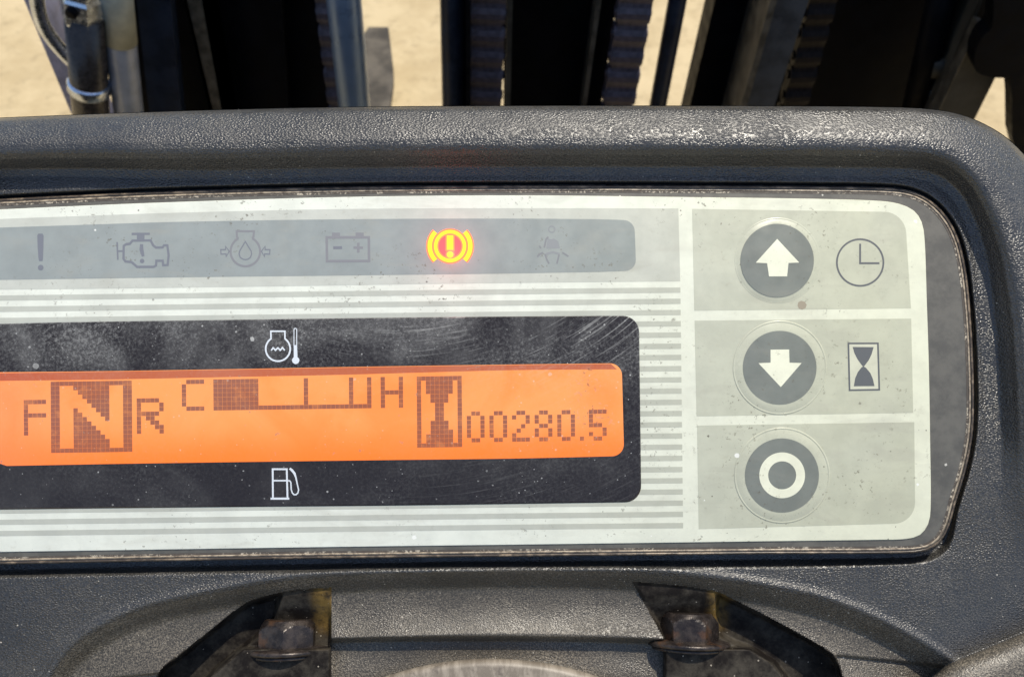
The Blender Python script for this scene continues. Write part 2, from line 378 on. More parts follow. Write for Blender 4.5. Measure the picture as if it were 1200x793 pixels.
def sd_poly(U, V, pts):
    """distance to a closed polygon, positive inside"""
    P = np.array(pts, float); n = len(P); D = np.full(U.shape, 1e9); ins = np.zeros(U.shape, bool)
    for i in range(n):
        a = P[i]; b_ = P[(i+1) % n]; e = b_-a; wx = U-a[0]; wy = V-a[1]
        t = np.clip((wx*e[0]+wy*e[1])/(e@e+1e-12), 0, 1)
        D = np.minimum(D, np.hypot(wx-e[0]*t, wy-e[1]*t))
        c = ((a[1] > V) != (b_[1] > V)) & (U < (b_[0]-a[0])*(V-a[1])/(b_[1]-a[1]+1e-12)+a[0])
        ins ^= c
    return np.where(ins, D, -D)
def sst(x, a, b): t = np.clip((x-a)/(b-a), 0, 1); return t*t*(3-2*t)
def prof(d, xs, zs, sig=1.5):
    t = np.arange(-20, 220, 0.25); z = np.interp(t, xs, zs); k = np.exp(-0.5*(np.arange(-20, 20.01, 0.25)/sig)**2); k /= k.sum()
    zp = np.convolve(np.pad(z, 80, 'edge'), k, 'same')[80:-80]
    return np.interp(d, t, zp)

# ------------------------------------------------------------------ outlines traced on the dashboard
OUTER = smooth_line([(-90, 142), (0, 138), (100, 134), (200, 130.5), (300, 127.5), (400, 125.5), (520, 124.3), (700, 123.8), (900, 124.3), (1040, 125.5),
    (1090, 128), (1125, 134), (1155, 146), (1182, 163), (1206, 187), (1232, 222), (1256, 272), (1272, 340), (1280, 420), (1284, 520), (1286, 700), (1288, 960)], 8) \
    + [(-90, 960)]
CLUST = smooth_line([(-90, 237.5), (0, 233.5), (100, 228.5), (200, 224.5), (400, 219.5), (600, 217.8), (800, 218), (960, 219), (1040, 220.5), (1068, 224.5), (1090, 235),
    (1109, 254), (1122, 278), (1130, 308), (1135, 345), (1139, 400), (1141, 470), (1139, 512), (1131, 552), (1120, 588), (1112, 616), (1102, 634), (1087, 644), (1062, 647.5),
    (900, 648.5), (640, 651), (400, 653.5), (200, 656.5), (0, 660.5), (-90, 662)], 7)
PLATE = smooth_line([(-90, 250), (0, 245.5), (100, 241), (200, 237), (400, 231), (600, 229), (800, 231), (960, 233.2), (1030, 235.5), (1054, 239), (1071, 247), (1080, 260), (1083.5, 280),
    (1086, 350), (1088.5, 430), (1090, 520), (1090.5, 596), (1087.5, 614), (1078, 626.5), (1062, 631.3), (1030, 632.3), (900, 634), (640, 637.5), (400, 640.5), (200, 643.5), (0, 646.5), (-90, 648)], 7)
LIP = smooth_line([(45, 830), (62, 790), (84, 760), (118, 736), (170, 713), (240, 697), (330, 681), (420, 673), (520, 669), (640, 668), (760, 672), (850, 681), (900, 689), (960, 702),
    (1010, 720), (1060, 744), (1100, 768), (1125, 788), (1150, 830)], 8) + [(1150, 960), (45, 960)]
PL = smooth_line([(180, 850), (183, 800), (189, 784), (230, 752), (262, 726), (290, 706), (318, 697), (350, 691)], 6) + [(388, 689), (388, 850)]
PR = [(742, 682), (800, 687)] + smooth_line([(842, 694), (900, 723), (960, 756), (976, 766), (984, 780), (988, 800), (992, 850)], 6) + [(779, 850), (778, 746)]
DL = [(180, 850), (183, 800), (189, 784), (230, 752), (290, 706), (330, 695), (322, 726), (303, 744), (262, 778), (225, 810), (200, 850)]
DR = [(840, 692), (842, 694), (900, 723), (960, 756), (976, 766), (984, 780), (988, 800), (992, 850), (955, 850), (925, 800), (905, 776), (880, 760), (858, 752), (843, 744), (838, 722)]
SHR = smooth_line([(1060, 830), (1085, 800), (1110, 779), (1150, 762), (1200, 741), (1260, 716), (1320, 690)], 8) + [(1320, 960), (1060, 960)]

# ------------------------------------------------------------------ dashboard skin as one carved surface, cut into its mouldings
us = np.arange(-60, 1292, 1.5)
vs = np.concatenate([np.arange(112, 240, 1.0), np.arange(240, 640, 2.0), np.arange(640, 840, 1.25)])
U, V = np.meshgrid(us, vs)
dO = sd_poly(U, V, OUTER); dC = sd_poly(U, V, CLUST); dL = sd_poly(U, V, LIP)
gy_, gx_ = np.gradient(dO, vs, us)
dO_raw = dO.copy(); sn = (dO < 0) & (dO > -4)                     # snap the cut edge onto the outline
gl_ = np.hypot(gx_, gy_)+1e-9
U = np.where(sn, U-dO*gx_/gl_, U); V = np.where(sn, V-dO*gy_/gl_, V); dO = np.where(sn, 0.0, dO)
dPL = sd_poly(U, V, PL); dPR = sd_poly(U, V, PR); dDL = sd_poly(U, V, DL); dDR = sd_poly(U, V, DR); dS = sd_poly(U, V, SHR)
wid = 54 + 30*sst(U+0.55*(V-150), 1090, 1290) - 8*sst(300-U, 0, 300)
dn = dO*54/wid
amp = 1-sst(V+0.25*(U-1190), 470, 640)
ridge = prof(dn, [-4, 0, 2.0, 5, 10, 20, 29, 38, 46, 52, 54.5, 57.5, 60, 71, 82, 100], [-50, -28, 2, 9.5, 14.5, 22, 27.5, 30.5, 30.5, 28, 25, 23.0, 18, 2, -1, 3], 1.2)
Z = np.where(dO < 12, ridge, ridge*amp)
Z = np.where((dO < 12), ridge*(0.0+1.0), Z)
Z = Z - 4*sst(V, 560, 650) - 6*(1-sst(V, 210, 360))
# shallow moat round the cluster
g = 3.0 + 12*sst(V, 600, 652)*(1-0.3*sst(U, 900, 1100))
Z -= 16*(1-sst(-dC, g*0.35, g+3))
# raised lip and the hollow inside it
Z += 3.5*np.exp(-((dL+5)/5.0)**2)
hollow = -17*sst(dL, -2, 24) + 0.0062*np.clip(dL-20, 0, 54)**2 + 0.06*np.clip(dL-74, 0, 200)
Z += np.where(dL > -2, hollow, 0)
# front edge of the hood
edge = 744+((U-560)/220)**2*4
inhood = (U > 388.0) & (U < 778)
Z -= np.where(inhood, 1, 0)*(17*sst(V, edge, edge+7)) - np.where(inhood, 1, 0)*6*sst(V, 762, 800)
# far flank edges near the bottom
Z -= np.where(U > 980, 1, 0)*6*sst(V, 765+(U-975)*0.10, 769+(U-975)*0.10) + np.where(U < 190, 1, 0)*6*sst(V, 786-(U-190)*0.1, 790-(U-190)*0.1)
# bolt pockets
wallL = -14-16*sst(V, 690, 735); ledge = sst(V, 757, 761)
fl_l = wallL*(1-ledge) + ledge*(11+0*V); fl_r = wallL*(1-ledge) + ledge*(11+0*V)
zl = fl_l*(1-sst(dDL, -3, 5)) + (-48)*sst(dDL, -3, 5)
zr = fl_r*(1-sst(dDR, -3, 5)) + (-48)*sst(dDR, -3, 5)
mL = sst(dPL, -0.8, 3.2); mR = sst(dPR, -0.8, 3.2)
Z = Z*(1-mL)+np.minimum(zl, Z+9)*mL
Z = Z*(1-mR)+np.minimum(zr, Z+9)*mR
# rounded shroud rising at the lower right
Z = np.where(dS > 0, -2+34*np.sqrt(np.clip(1-(1-np.clip(dS, 0, 60)/60)**2, 0, 1)), Z)
# slight moulding waviness
Z += 0.35*np.sin(U/37+V/53)+0.25*np.sin(U/17-V/23)
k = (F-Z)/F
X = (U-600)*S*k; Y = (396.5-V)*S*k; ZZ = Z*S
nr, nc = U.shape
idx = np.arange(nr*nc).reshape(nr, nc)
quads = np.stack([idx[1:, :-1], idx[1:, 1:], idx[:-1, 1:], idx[:-1, :-1]], -1)
def qmean(A): return (A[1:, :-1]+A[1:, 1:]+A[:-1, 1:]+A[:-1, :-1])/4
qO, qC, qL, qP1, qP2, qS = map(qmean, (dO_raw, dC, dL, dPL, dPR, dS))
valid = (qO > -0.9) & (qC < 3)
regS = qS > 0
regP = ((qP1 > -1.0) | (qP2 > -1.0)) & ~regS
regL = (qL > 0) & ~regP & ~regS
regC = ~regS & ~regP & ~regL
co = np.stack([X, Y, ZZ], -1).reshape(-1, 3)
def skin(name, mask, mat, parent):
    q = quads[mask & valid].reshape(-1, 4); used, inv = np.unique(q, return_inverse=True)
    me = bpy.data.meshes.new(name); vv = co[used]; ff = inv.reshape(-1, 4)
    me.vertices.add(len(vv)); me.vertices.foreach_set('co', vv.ravel().astype(np.float32))
    me.loops.add(ff.size); me.loops.foreach_set('vertex_index', ff.ravel().astype(np.int32))
    me.polygons.add(len(ff)); me.polygons.foreach_set('loop_start', np.arange(0, ff.size, 4, dtype=np.int32))
    me.update(calc_edges=True); me.validate(); me.materials.append(mat); me.shade_smooth()
    o = bpy.data.objects.new(name, me); C.objects.link(o); o.parent = parent; return o
ROT = (TILT, 0, 0)
dash = thing('dashboard_cover', 'grained black plastic dashboard cover with a thick rounded rim around the instrument panel', 'dashboard', rot=ROT)
skin('cover_moulding', regC, COVER, dash)
# skirt behind the rim so the cover has depth
gk = Geo(); rim_pts = [p for p in OUTER if p[0] <= 1290 and p[1] < 900]
for i in range(len(rim_pts)-1):
    a, b_ = rim_pts[i], rim_pts[i+1]
    A = L(*a, -24); B = L(*b_, -24)
    A2 = A+Vector((0, -0.004, -0.09)); B2 = B+Vector((0, -0.004, -0.09)); gk.add([A, B, B2, A2], [(0, 1, 2, 3)])
gk.build('cover_skirt', COVER, dash, True)
iR = RX.inverted()
blocker = Geo(); q_ = [Vector(p) for p in ((-0.5, -1.7, -0.52), (0.5, -1.7, -0.52), (0.5, 0.16, -0.52), (-0.5, 0.16, -0.52), (-0.5, 0.16, -0.12), (0.5, 0.16, -0.12), (-0.5, -1.7, -0.54), (0.5, -1.7, -0.54), (0.5, 0.18, -0.54), (-0.5, 0.18, -0.54), (-0.5, 0.18, -0.12), (0.5, 0.18, -0.12))]
blocker.add([iR @ p for p in q_], [(0, 1, 2, 3), (3, 2, 5, 4), (9, 8, 7, 6), (8, 9, 10, 11), (0, 6, 7, 1), (4, 5, 11, 10), (1, 7, 8, 2), (2, 8, 11, 5), (3, 9, 6, 0), (4, 10, 9, 3)])
blocker.build('reflection_blocker', plain('blocker_black', (0.02, 0.02, 0.02), 0.8).m, dash)  # unseen dark slab added so the plastic does not mirror bare ground
col = thing('steering_column_cover', 'dusty black plastic steering column cover with two bolt recesses below the instrument panel', 'column cover', rot=ROT)
skin('hood_moulding', regL, HOOD, col)
skin('bolt_recess', regP & (qmean(U) < 600), POCKET, col); skin('bolt_recess', regP & (qmean(U) >= 600), POCKET, col)
sh = skin('side_shroud', regS, HOOD, col)

# bolts
def add_bolt(u, v, zc, turn, lean):
    base = L(u, v, zc); ax = Vector((lean, 0.97, -0.22)).normalized()
    e1 = Vector((1, 0, 0)); e1 = (e1-ax*e1.dot(ax)).normalized(); e2 = ax.cross(e1)
    def ring(r, h, n, t0=0.0): return [base+ax*h*S+(e1*math.cos(t0+2*math.pi*i/n)+e2*math.sin(t0+2*math.pi*i/n))*r*S for i in range(n)]
    def lathe(rs, n=40):
        vs_, fs_ = [], []
        for r, h in rs: vs_ += ring(r, h, n)
        for k_ in range(len(rs)-1):
            for i in range(n): j = (i+1) % n; fs_.append((k_*n+i, k_*n+j, (k_+1)*n+j, (k_+1)*n+i))
        fs_.append(tuple((len(rs)-1)*n+i for i in range(n))); return vs_, fs_
    # hex head whose corners are cut by a chamfer cone, dense so the arcs read
    n = 96; R = 37.0; rows = []
    for h in np.linspace(3, 33, 13):
        row = []
        for i in range(n):
            t = 2*math.pi*i/n; tt = (t-turn) % (math.pi/3)-math.pi/6; rh = R*math.cos(math.pi/6)/math.cos(tt)
            lim = R-max(0.0, h-22)*0.75; lim2 = R-max(0.0, 8-h)*0.5
            r = min(rh, lim, lim2+2); row.append(base+ax*h*S+(e1*math.cos(t)+e2*math.sin(t))*r*S)
        rows.append(row)
    rows.append([base+ax*33.6*S+(e1*math.cos(2*math.pi*i/n)+e2*math.sin(2*math.pi*i/n))*(R-10)*S for i in range(n)])
    vs_ = [p for r in rows for p in r]; fs_ = []
    for k_ in range(len(rows)-1):
        for i in range(n): j = (i+1) % n; fs_.append((k_*n+i, k_*n+j, (k_+1)*n+j, (k_+1)*n+i))
    fs_.append(tuple((len(rows)-1)*n+i for i in range(n)))
    head = link_mesh('bolt', vs_, fs_, BOLT, col, False)
    vs_, fs_ = lathe([(48, -5), (50, -3), (50, -1), (48, 1), (36, 3)])
    link_mesh('flange', vs_, fs_, BOLT, head, True)
    vs_, fs_ = lathe([(44, -9), (45, -8), (45, -6), (44, -5)])
    link_mesh('washer', vs_, fs_, BOLT, head, True)
add_bolt(338, 759, -27, 0.58, -0.02)
add_bolt(806, 751, -27, 0.91, 0.03)

# round steering column in the opening of the hood
stc = thing('steering_column', 'pale scuffed round top of the steering column at the bottom edge under the hood', 'steering column', rot=ROT)
def scuff():
    b = NB('scuffed_tan_grey')
    st = b.mapping(scale=(420, 150, 1), rot=(0, 0, 0.9))
    c = b.mix(b.ramp(b.noise(1, 4, 0.6, vec=st), 0.4, 0.6), (0.16, 0.135, 0.105), (0.26, 0.225, 0.18))
    c = b.mix(b.ramp(b.noise(300, 5, 0.7), 0.55, 0.7), c, (0.12, 0.10, 0.08))
    b.set(Base_Color=c, Roughness=0.5, Normal=b.bump(b.noise(1200, 4), 0.4, 0.0001)); return b.m
gs = Geo()
n = 220; rows = []
for r, z in ((386, -20), (385, 2), (382, 8), (376, 11), (340, 13), (200, 14)):
    rows.append([L(576+r*math.cos(t), 1157+r*math.sin(t), z) for t in np.linspace(0, -2*math.pi, n, endpoint=False)])
vs_ = [p for r in rows for p in r]; fs_ = []
for k_ in range(len(rows)-1):
    for i in range(n): j = (i+1) % n; fs_.append((k_*n+j, k_*n+i, (k_+1)*n+i, (k_+1)*n+j))
fs_.append(tuple((len(rows)-1)*n+i for i in range(n))[::-1])
link_mesh('column_cap', vs_, fs_, scuff(), stc, True)

# ------------------------------------------------------------------ instrument panel
pan = thing('instrument_panel', 'pale grey instrument panel with warning lamps, orange lit display and three round buttons', 'instrument panel', rot=ROT)
g_ = Geo(); g_.poly(CLUST, -22, -1.2); g_.build('panel_body', BASE, pan)
# rounded bead along the edge, and the dusty groove inside it
def bead(pts, off, hw, hz, z, name, mat, parent, seg=8):
    ins = inset(pts, off); n = len(ins); P = [np.array(p) for p in ins]; vs_, fs_ = [], []
    for i in range(n):
        a, b_ = P[i-1], P[(i+1) % n]; t = (b_-a)/np.linalg.norm(b_-a); nn = np.array([-t[1], t[0]])
        for k_ in range(seg+1):
            th = math.pi*k_/seg; q = P[i]+nn*hw*math.cos(th); vs_.append(L(q[0], q[1], z+hz*math.sin(th)))
    m = seg+1
    for i in range(n):
        j = (i+1) % n
        for k_ in range(seg): fs_.append((i*m+k_, i*m+k_+1, j*m+k_+1, j*m+k_))
    o = link_mesh(name, vs_, fs_, mat, parent, True)
    return o
bead(CLUST, 1.2, 1.6, 3.0, -2.6, 'edge_bead', RIM, pan)
bead(CLUST, 4.6, 1.3, 1.7, -1.6, 'inner_bead', TANB, pan)
# dusty margin ring
m_in = inset(CLUST, 5.7); m_out = inset(CLUST, 8.2)
vs_ = [L(*p, -0.9) for p in m_in]+[L(*p, -0.95) for p in m_out]; n = len(m_in)
link_mesh('dusty_margin', vs_, [(i, (i+1) % n, n+(i+1) % n, n+i) for i in range(n-1)], CRUST, pan)
# white face plate
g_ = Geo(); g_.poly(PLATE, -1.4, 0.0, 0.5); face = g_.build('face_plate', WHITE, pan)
# light field above the lines
g_ = Geo()
g_.poly(smooth_line([(-80, 260.5), (0, 256.7), (100, 253), (200, 249.5), (400, 245), (600, 244), (795, 244.3)], 20)+smooth_line([(797.2, 329.6), (700, 330.4), (500, 332.8), (300, 335.8), (100, 338.4), (0, 339.4), (-80, 340.4)], 20), 0.0, 0.12)
g_.build('light_field', FIELD, face)
def off(x): return 9.4*max(0.0, (800-x)/800)**1.12
WIN = smooth_line([(-80, 382), (0, 379.3), (125, 376.8), (250, 375), (470, 372), (600, 370.8), (700, 370.2)], 18)+rrect([(748.6, 370), (752, 588.4)], [0, 0])[:0] + \
    rrect([(600, 370.8), (748.8, 370), (751.6, 587.8), (600, 590)], [0, 19, 19, 0], 10)[1:-1] + smooth_line([(700, 588.6), (470, 591.8), (250, 593.8), (0, 596.6), (-80, 598)], 18)
for i in range(22):
    y0 = 339.8+13.12*i
    g_ = Geo(); xe = 797.4+0.15*i
    top = [(x, y0-3.1+off(x)) for x in np.linspace(-80, xe, 14)]; bot = [(x, y0+3.1+off(x)) for x in np.linspace(xe, -80, 14)]
    if 370 < y0 < 588:                       # only the piece to the right of the window shows
        x0 = 745.0; top = [(x, y0-3.1+off(x)) for x in (x0, xe)]; bot = [(x, y0+3.1+off(x)) for x in (xe, x0)]
    g_.poly(top+bot, 0.0, 0.12); g_.build('grey_line', STRIPE, face)
# warm grey fields behind the buttons
F1 = rrect([(811, 244.8), (1060.5, 248.6), (1067.5, 361.2), (813.6, 364)], [0, 24, 0, 0], 8)
F2 = [(814, 375.6), (1067.8, 373.2), (1070.2, 483.4), (816.2, 487.6)]
F3 = rrect([(816.8, 498.4), (1071.4, 494.4), (1072.6, 612.4), (818.8, 619.6)], [0, 0, 24, 0], 8)
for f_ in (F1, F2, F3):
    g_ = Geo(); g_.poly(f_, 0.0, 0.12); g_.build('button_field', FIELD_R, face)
# blue-grey warning strip
ST = smooth_line([(-80, 269.5), (0, 266.7), (100, 263.4), (200, 260.2), (400, 257), (600, 256.2), (700, 256.9)], 18)+rrect([(600, 256), (743.5, 258), (745.6, 317.2), (600, 320.4)], [0, 13, 13, 0], 8)[1:-1]+ \
    smooth_line([(700, 318.6), (600, 320.3), (400, 322.8), (200, 325), (0, 327.9), (-80, 329)], 18)
g_ = Geo(); g_.poly(ST, 0.0, 0.25); strip = g_.build('warning_strip', STRIP, pan)
z0, z1 = 0.22, 0.36
# exclamation mark
g_ = Geo(); g_.stroke([(47.4, 273.8), (47.4, 276), (47.5, 290), (47.8, 303), (47.8, 306)], [5, 7.4, 6.8, 5.4, 4], z0, z1); g_.disc(47.7, 313.6, 3.4, z0, z1, 12)
g_.build('caution_icon', ICONG, strip)
# engine
def T(pts, ox, oy, s_): return [(ox+x/s_, oy+y/s_) for x, y in pts]
E = lambda *p: T(p, 120, 255, 11.33)
g_ = Geo()
g_.stroke(E((283, 375), (312, 355), (365, 348), (400, 305), (640, 302), (674, 368), (710, 398), (800, 395), (818, 368), (862, 368), (880, 500), (866, 628), (808, 632), (800, 572), (716, 572), (712, 636), (680, 653), (460, 653), (385, 588), (305, 582), (280, 545)), 2.7, z0, z1, True)
g_.stroke(E((388, 217), (630, 215)), 2.6, z0, z1); g_.stroke(E((508, 225), (508, 300)), 9, z0, z1+.01)
g_.stroke(E((195, 325), (200, 440), (205, 560)), 1.9, z0, z1); g_.stroke(E((205, 445), (272, 445)), 2, z0, z1-.02)
g_.stroke(E((520, 352), (518, 420), (530, 470), (542, 515)), [3.6, 4.6, 4.2, 3], z0, z1); g_.disc(*E((527, 576))[0], 2.7, z0, z1, 12)
g_.build('engine_icon', ICONG, strip)
# oil pressure
Q = lambda *p: T(p, 200, 230, 6)
g_ = Geo()
arc = [(525+104*math.cos(t), 388+104*math.sin(t)) for t in np.linspace(math.radians(-62), math.radians(242), 40)]
g_.stroke(Q(*arc), 2.5, z0, z1)
g_.stroke(Q((arc[-1][0], arc[-1][1]), (466, 285), (464, 246), (586, 246), (582, 285), (arc[0][0], arc[0][1])), 2.4, z0, z1-.02)
g_.build('oil_icon', ICONF, strip)
g_ = Geo()
dp = [(525, 318), (545, 352), (566, 385), (569, 408), (560, 430), (543, 442), (525, 446), (505, 441), (488, 428), (481, 405), (486, 383), (506, 350)]
g_.stroke(Q(*dp), 1.4, z0, z1+.02, True)
for sg in (1, -1):
    ar = [(352, 375), (386, 375), (386, 352), (412, 387), (390, 425), (390, 405), (354, 407)]
    if sg < 0: ar = [(1050-x, y) for x, y in ar]
    g_.stroke(Q(*ar), 1.3, z0, z1+.02, True)
g_.build('oil_drop_icon', ICONG, strip)
# battery
B = lambda *p: T(p, 370, 255, 11.33)
g_ = Geo(); g_.stroke(B((146, 262), (705, 262), (708, 575), (150, 578)), 3.0, z0, z1, True)
for cx in (268, 583): g_.stroke(B((cx, 200), (cx, 250)), 9.5, z0, z1-.02)
g_.stroke(B((502, 398), (628, 398)), 2.8, z0, z1); g_.stroke(B((565, 335), (565, 465)), 3.0, z0, z1+.015)
g_.build('battery_icon', ICONF, strip)
g_ = Geo(); g_.stroke(B((232, 400), (350, 398)), 3.4, z0, z1); g_.build('minus_mark', ICONG, strip)
# brake lamp, lit
cx, cy = 527.4, 288.4
def brake(gr, d, za, zb):
    gr.ring(cx, cy, 14.6-d, 19.2+d, za, zb)
    for s0 in (0, math.pi):
        a = [(cx+23.8*math.cos(s0+t)*1.0, cy+23.8*math.sin(s0+t)) for t in np.linspace(math.radians(-44), math.radians(44), 18)]
        gr.stroke(a, 5.6+2*d, za, zb+.02)
    gr.stroke([(cx, cy-12.8-d), (cx, cy+4.6+d)], 8.2+2*d, za, zb); gr.disc(cx, cy+10.0, 4.1+d, za, zb, 16)
g_ = Geo(); g_.disc(cx, cy, 16.5, 0.2, 0.29); g_.build('lamp_centre', LITP, strip)
g_ = Geo(); brake(g_, 1.3, 0.22, 0.36); g_.build('brake_lamp_fringe', LITR, strip)
g_ = Geo(); brake(g_, -0.35, 0.3, 0.50); g_.build('brake_lamp', LIT, strip)
# seat belt, unlit and very faint
SB = lambda *p: T(p, 610, 250, 11.33)
g_ = Geo(); g_.ring(*SB((415, 212))[0], 2.8, 4.4, z0, z1, 20)
g_.poly(SB((360, 330), (400, 345), (440, 335), (500, 370), (525, 465), (340, 470)), z0, z1-.04)
g_.stroke(SB((340, 540), (430, 515), (520, 540)), 2.6, z0, z1-.02)
g_.build('seat_belt_icon', plain('icon_very_faint', (0.232, 0.244, 0.248), 0.45).m, strip)
g_ = Geo(); g_.stroke(SB((368, 312), (340, 345), (315, 455)), 2.0, z0, z1)
for p in (((222, 575), (262, 538), (300, 520)), ((555, 520), (600, 548), (635, 572)), ((325, 540), (348, 610), (378, 668)), ((512, 548), (498, 610), (482, 668)), ((250, 430), (270, 465))): g_.stroke(SB(*p), 1.9, z0, z1+.01)
g_.build('belt_lines', plain('icon_thin_faint', (0.200, 0.206, 0.215), 0.45).m, strip)

# display window and LCD
g_ = Geo(); g_.poly(WIN, -0.5, 1.3, 1.1); win = g_.build('display_window', WINDOW, pan)
g_ = Geo()
gx = smooth_line([(-4, 436), (120, 434.8), (260, 432.6), (400, 430), (500, 428.4), (600, 427), (690, 425.9)], 20)+rrect([(600, 427), (728.6, 425.4), (731.4, 534), (600, 537)], [0, 14, 14, 0], 8)[1:-1]+ \
    smooth_line([(690, 535), (600, 537), (450, 538.8), (300, 540.8), (150, 543), (8, 545.6)], 20)+[(0, 543), (-7, 536), (-9, 520), (-9, 456), (-8, 442)]
g_.poly(gx, 1.2, 1.36); lc = g_.build('lcd_screen', LCD, pan)
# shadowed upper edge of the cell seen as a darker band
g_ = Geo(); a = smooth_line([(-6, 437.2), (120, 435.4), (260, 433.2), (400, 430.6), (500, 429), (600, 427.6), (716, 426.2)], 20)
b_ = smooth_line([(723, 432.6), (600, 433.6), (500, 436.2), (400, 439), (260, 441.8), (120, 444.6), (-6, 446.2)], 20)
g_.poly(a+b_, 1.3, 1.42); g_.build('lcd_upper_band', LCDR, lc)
def DP(c, r): return (59.2+5.296*c+0.008*r*5.22, 447.1-0.0145*5.296*c+5.22*r)
def dots(name, c0, r0, rows, gap=0.30):
    gr = Geo(); vs_, fs_ = [], []
    for r, row in enumerate(rows):
        for c, ch in enumerate(row):
            if ch != 'X': continue
            ex = gap*0.8
            for (dx, dy) in ((0, 0), (1, 0), (1, 1), (0, 1)):
                x, y = DP(c0+c+dx, r0+r+dy); x += (ex if dx == 0 else -ex)*0.5; y += (ex if dy == 0 else -ex)*0.5
                vs_.append(L(x, y, 1.46))
            m = len(vs_); fs_.append((m-1, m-2, m-3, m-4))
    return link_mesh(name, vs_, fs_, DOT, lc)
dots('letter_f', -6, 4, ['XXXXX', 'X....', 'X....', 'XXXXX', 'X....', 'X....', 'X....', 'X....'])
rows = []
for r in range(16):
    s_ = ''
    for c in range(18):
        light = (1 <= r <= 14) and (2 <= c <= 4 or 13 <= c <= 15 or (5 <= c <= 12 and max(5, r if r >= 6 else 0) <= c <= 3+r and c >= (r if r >= 6 else 0)))
        s_ += '.' if light else 'X'
    rows.append(s_)
dots('letter_n_box', 0, 0, rows, 0.22)
dots('letter_r', 19, 4, ['XXXXX.', 'X....X', 'X....X', 'XXXXX.', 'X.XX..', 'X..XX.', 'X...XX', 'X....X'])
dots('letter_c', 29, 0, ['.XXXX', 'X....', 'X....', 'X....', 'X....', 'X....', '.XXXX'])
gauge = []
for r in range(7):
    s_ = ''
    for c in range(36, 71): s_ += 'X' if (c <= 45 or r == 6 or c in (56, 66, 70)) else '.'
    gauge.append(s_)
dots('temperature_bar', 36, 0, gauge, 0.25)
dots('letter_h', 73, 0, ['X...X']*3+['XXXXX']+['X...X']*3)
hg = ['XXXXXXXXXX']+['X.XXXXXX.X']*3+['X..XXXX..X']*2+['X...XX...X']*4+['X..XXXX..X']*2+['X..XXXXX.X']+['X.XXXXXX.X']*2+['XXXXXXXXXX']
dots('hourglass_sign', 81, 0, hg, 0.25)
D = {'0': ['.XX.']+['X..X']*5+['.XX.'], '2': ['.XX.', 'X..X', '...X', '..X.', '.X..', 'X...', 'XXXX'], '8': ['.XX.', 'X..X', 'X..X', '.XX.', 'X..X', 'X..X', '.XX.'],
     '5': ['XXXX', 'X...', 'X...', 'XXX.', '...X', 'X..X', '.XX.']}
for i, ch in enumerate('00280'): dots('digit_'+{'0': 'zero', '2': 'two', '8': 'eight'}[ch], 92+5*i, 8, D[ch], 0.5)
dots('decimal_point', 117, 14, ['X'], 0.5); dots('digit_five', 119, 8, D['5'], 0.5)
# printed signs on the window
z0, z1 = 1.2, 1.42
W = lambda *p: T(p, 300, 375, 13.214)
g_ = Geo(); arc = [(340+190*math.cos(t), 445+190*math.sin(t)) for t in np.linspace(math.radians(-54), math.radians(234), 36)]
g_.stroke(W(*arc), 2.0, z0, z1); g_.stroke(W(arc[-1], (232, 290), (230, 172), (448, 172), (448, 285), arc[0]), 1.8, z0, z1-.02)
g_.stroke(W((235, 470), (265, 428), (302, 466), (340, 428), (375, 466), (410, 425), (445, 468)), 1.7, z0, z1)
g_.stroke(W((588, 400), (588, 145), (600, 128), (618, 128), (630, 145), (630, 400)), 1.0, z0, z1); g_.stroke(W((610, 385), (614, 590)), [4.0, 4.3], z0, z1+.01)
g_.disc(*W((615, 622))[0], 4.3, z0, z1-.01, 20); g_.build('coolant_sign', PRINTW, win)
W = lambda *p: T(p, 300, 540, 13.214)
g_ = Geo(); g_.stroke(W((262, 575), (258, 125), (476, 125), (488, 575)), 2.1, z0, z1); g_.stroke(W((268, 302), (478, 302)), 1.8, z0, z1-.02)
g_.stroke(W((225, 580), (515, 580)), 2.4, z0, z1+.02)
g_.stroke(W((492, 302), (522, 304), (540, 330), (545, 440), (562, 492), (590, 520), (622, 518), (650, 490), (660, 445), (640, 360), (618, 255), (596, 190), (560, 145), (522, 112)), [1.5]*10+[1.8, 2.8, 2.8, 2.4], z0, z1-.01)
g_.build('fuel_sign', PRINTW, win)

# printed clock and hourglass
z0, z1 = 0.1, 0.26
g_ = Geo(); g_.ring(1008, 307.6, 26.2, 28.3, z0, z1, 64); g_.stroke([(1008, 285.6), (1008, 308.4), (1030.6, 308.4)], 2.2, z0, z1+.02); g_.build('clock_sign', ICOND, pan)
g_ = Geo(); g_.poly([(994.6, 402.4), (1028.6, 402.2), (1030.2, 456.4), (995.8, 456.8)], z0, z1-.06); g_.build('hourglass_ground', printed('pale_print', (0.56, 0.57, 0.50), 0.4, 0.5), pan)
g_ = Geo(); g_.stroke([(994.2, 402.3), (1028.8, 402.2), (1030.4, 456.4), (995.6, 457.0)], 2.0, z0, z1, True)
g_.poly([(999.2, 406.4), (1023.8, 406.6), (1021.4, 415), (1018, 422), (1013.2, 428.4), (1011.8, 429.4), (1010.4, 428.4), (1005, 421), (1001.4, 414)], z0, z1)
g_.poly([(1011.8, 428.9), (1015, 431), (1020, 437), (1023, 444), (1024.8, 452.2), (1000.6, 452.4), (1002.2, 443), (1005.2, 436), (1009.4, 430.6)], z0, z1+.02)
g_.build('hourglass_print', ICOND, pan)
g_ = Geo(); g_.poly([(935.5, 354), (939, 352.4), (943, 353.6), (945.4, 357), (944, 361), (940, 362.8), (936, 361.4), (934.6, 358)], 0.1, 0.2)
g_.build('grime_spot', plain('brown_grime', (0.30, 0.26, 0.19), 0.7).m, pan)
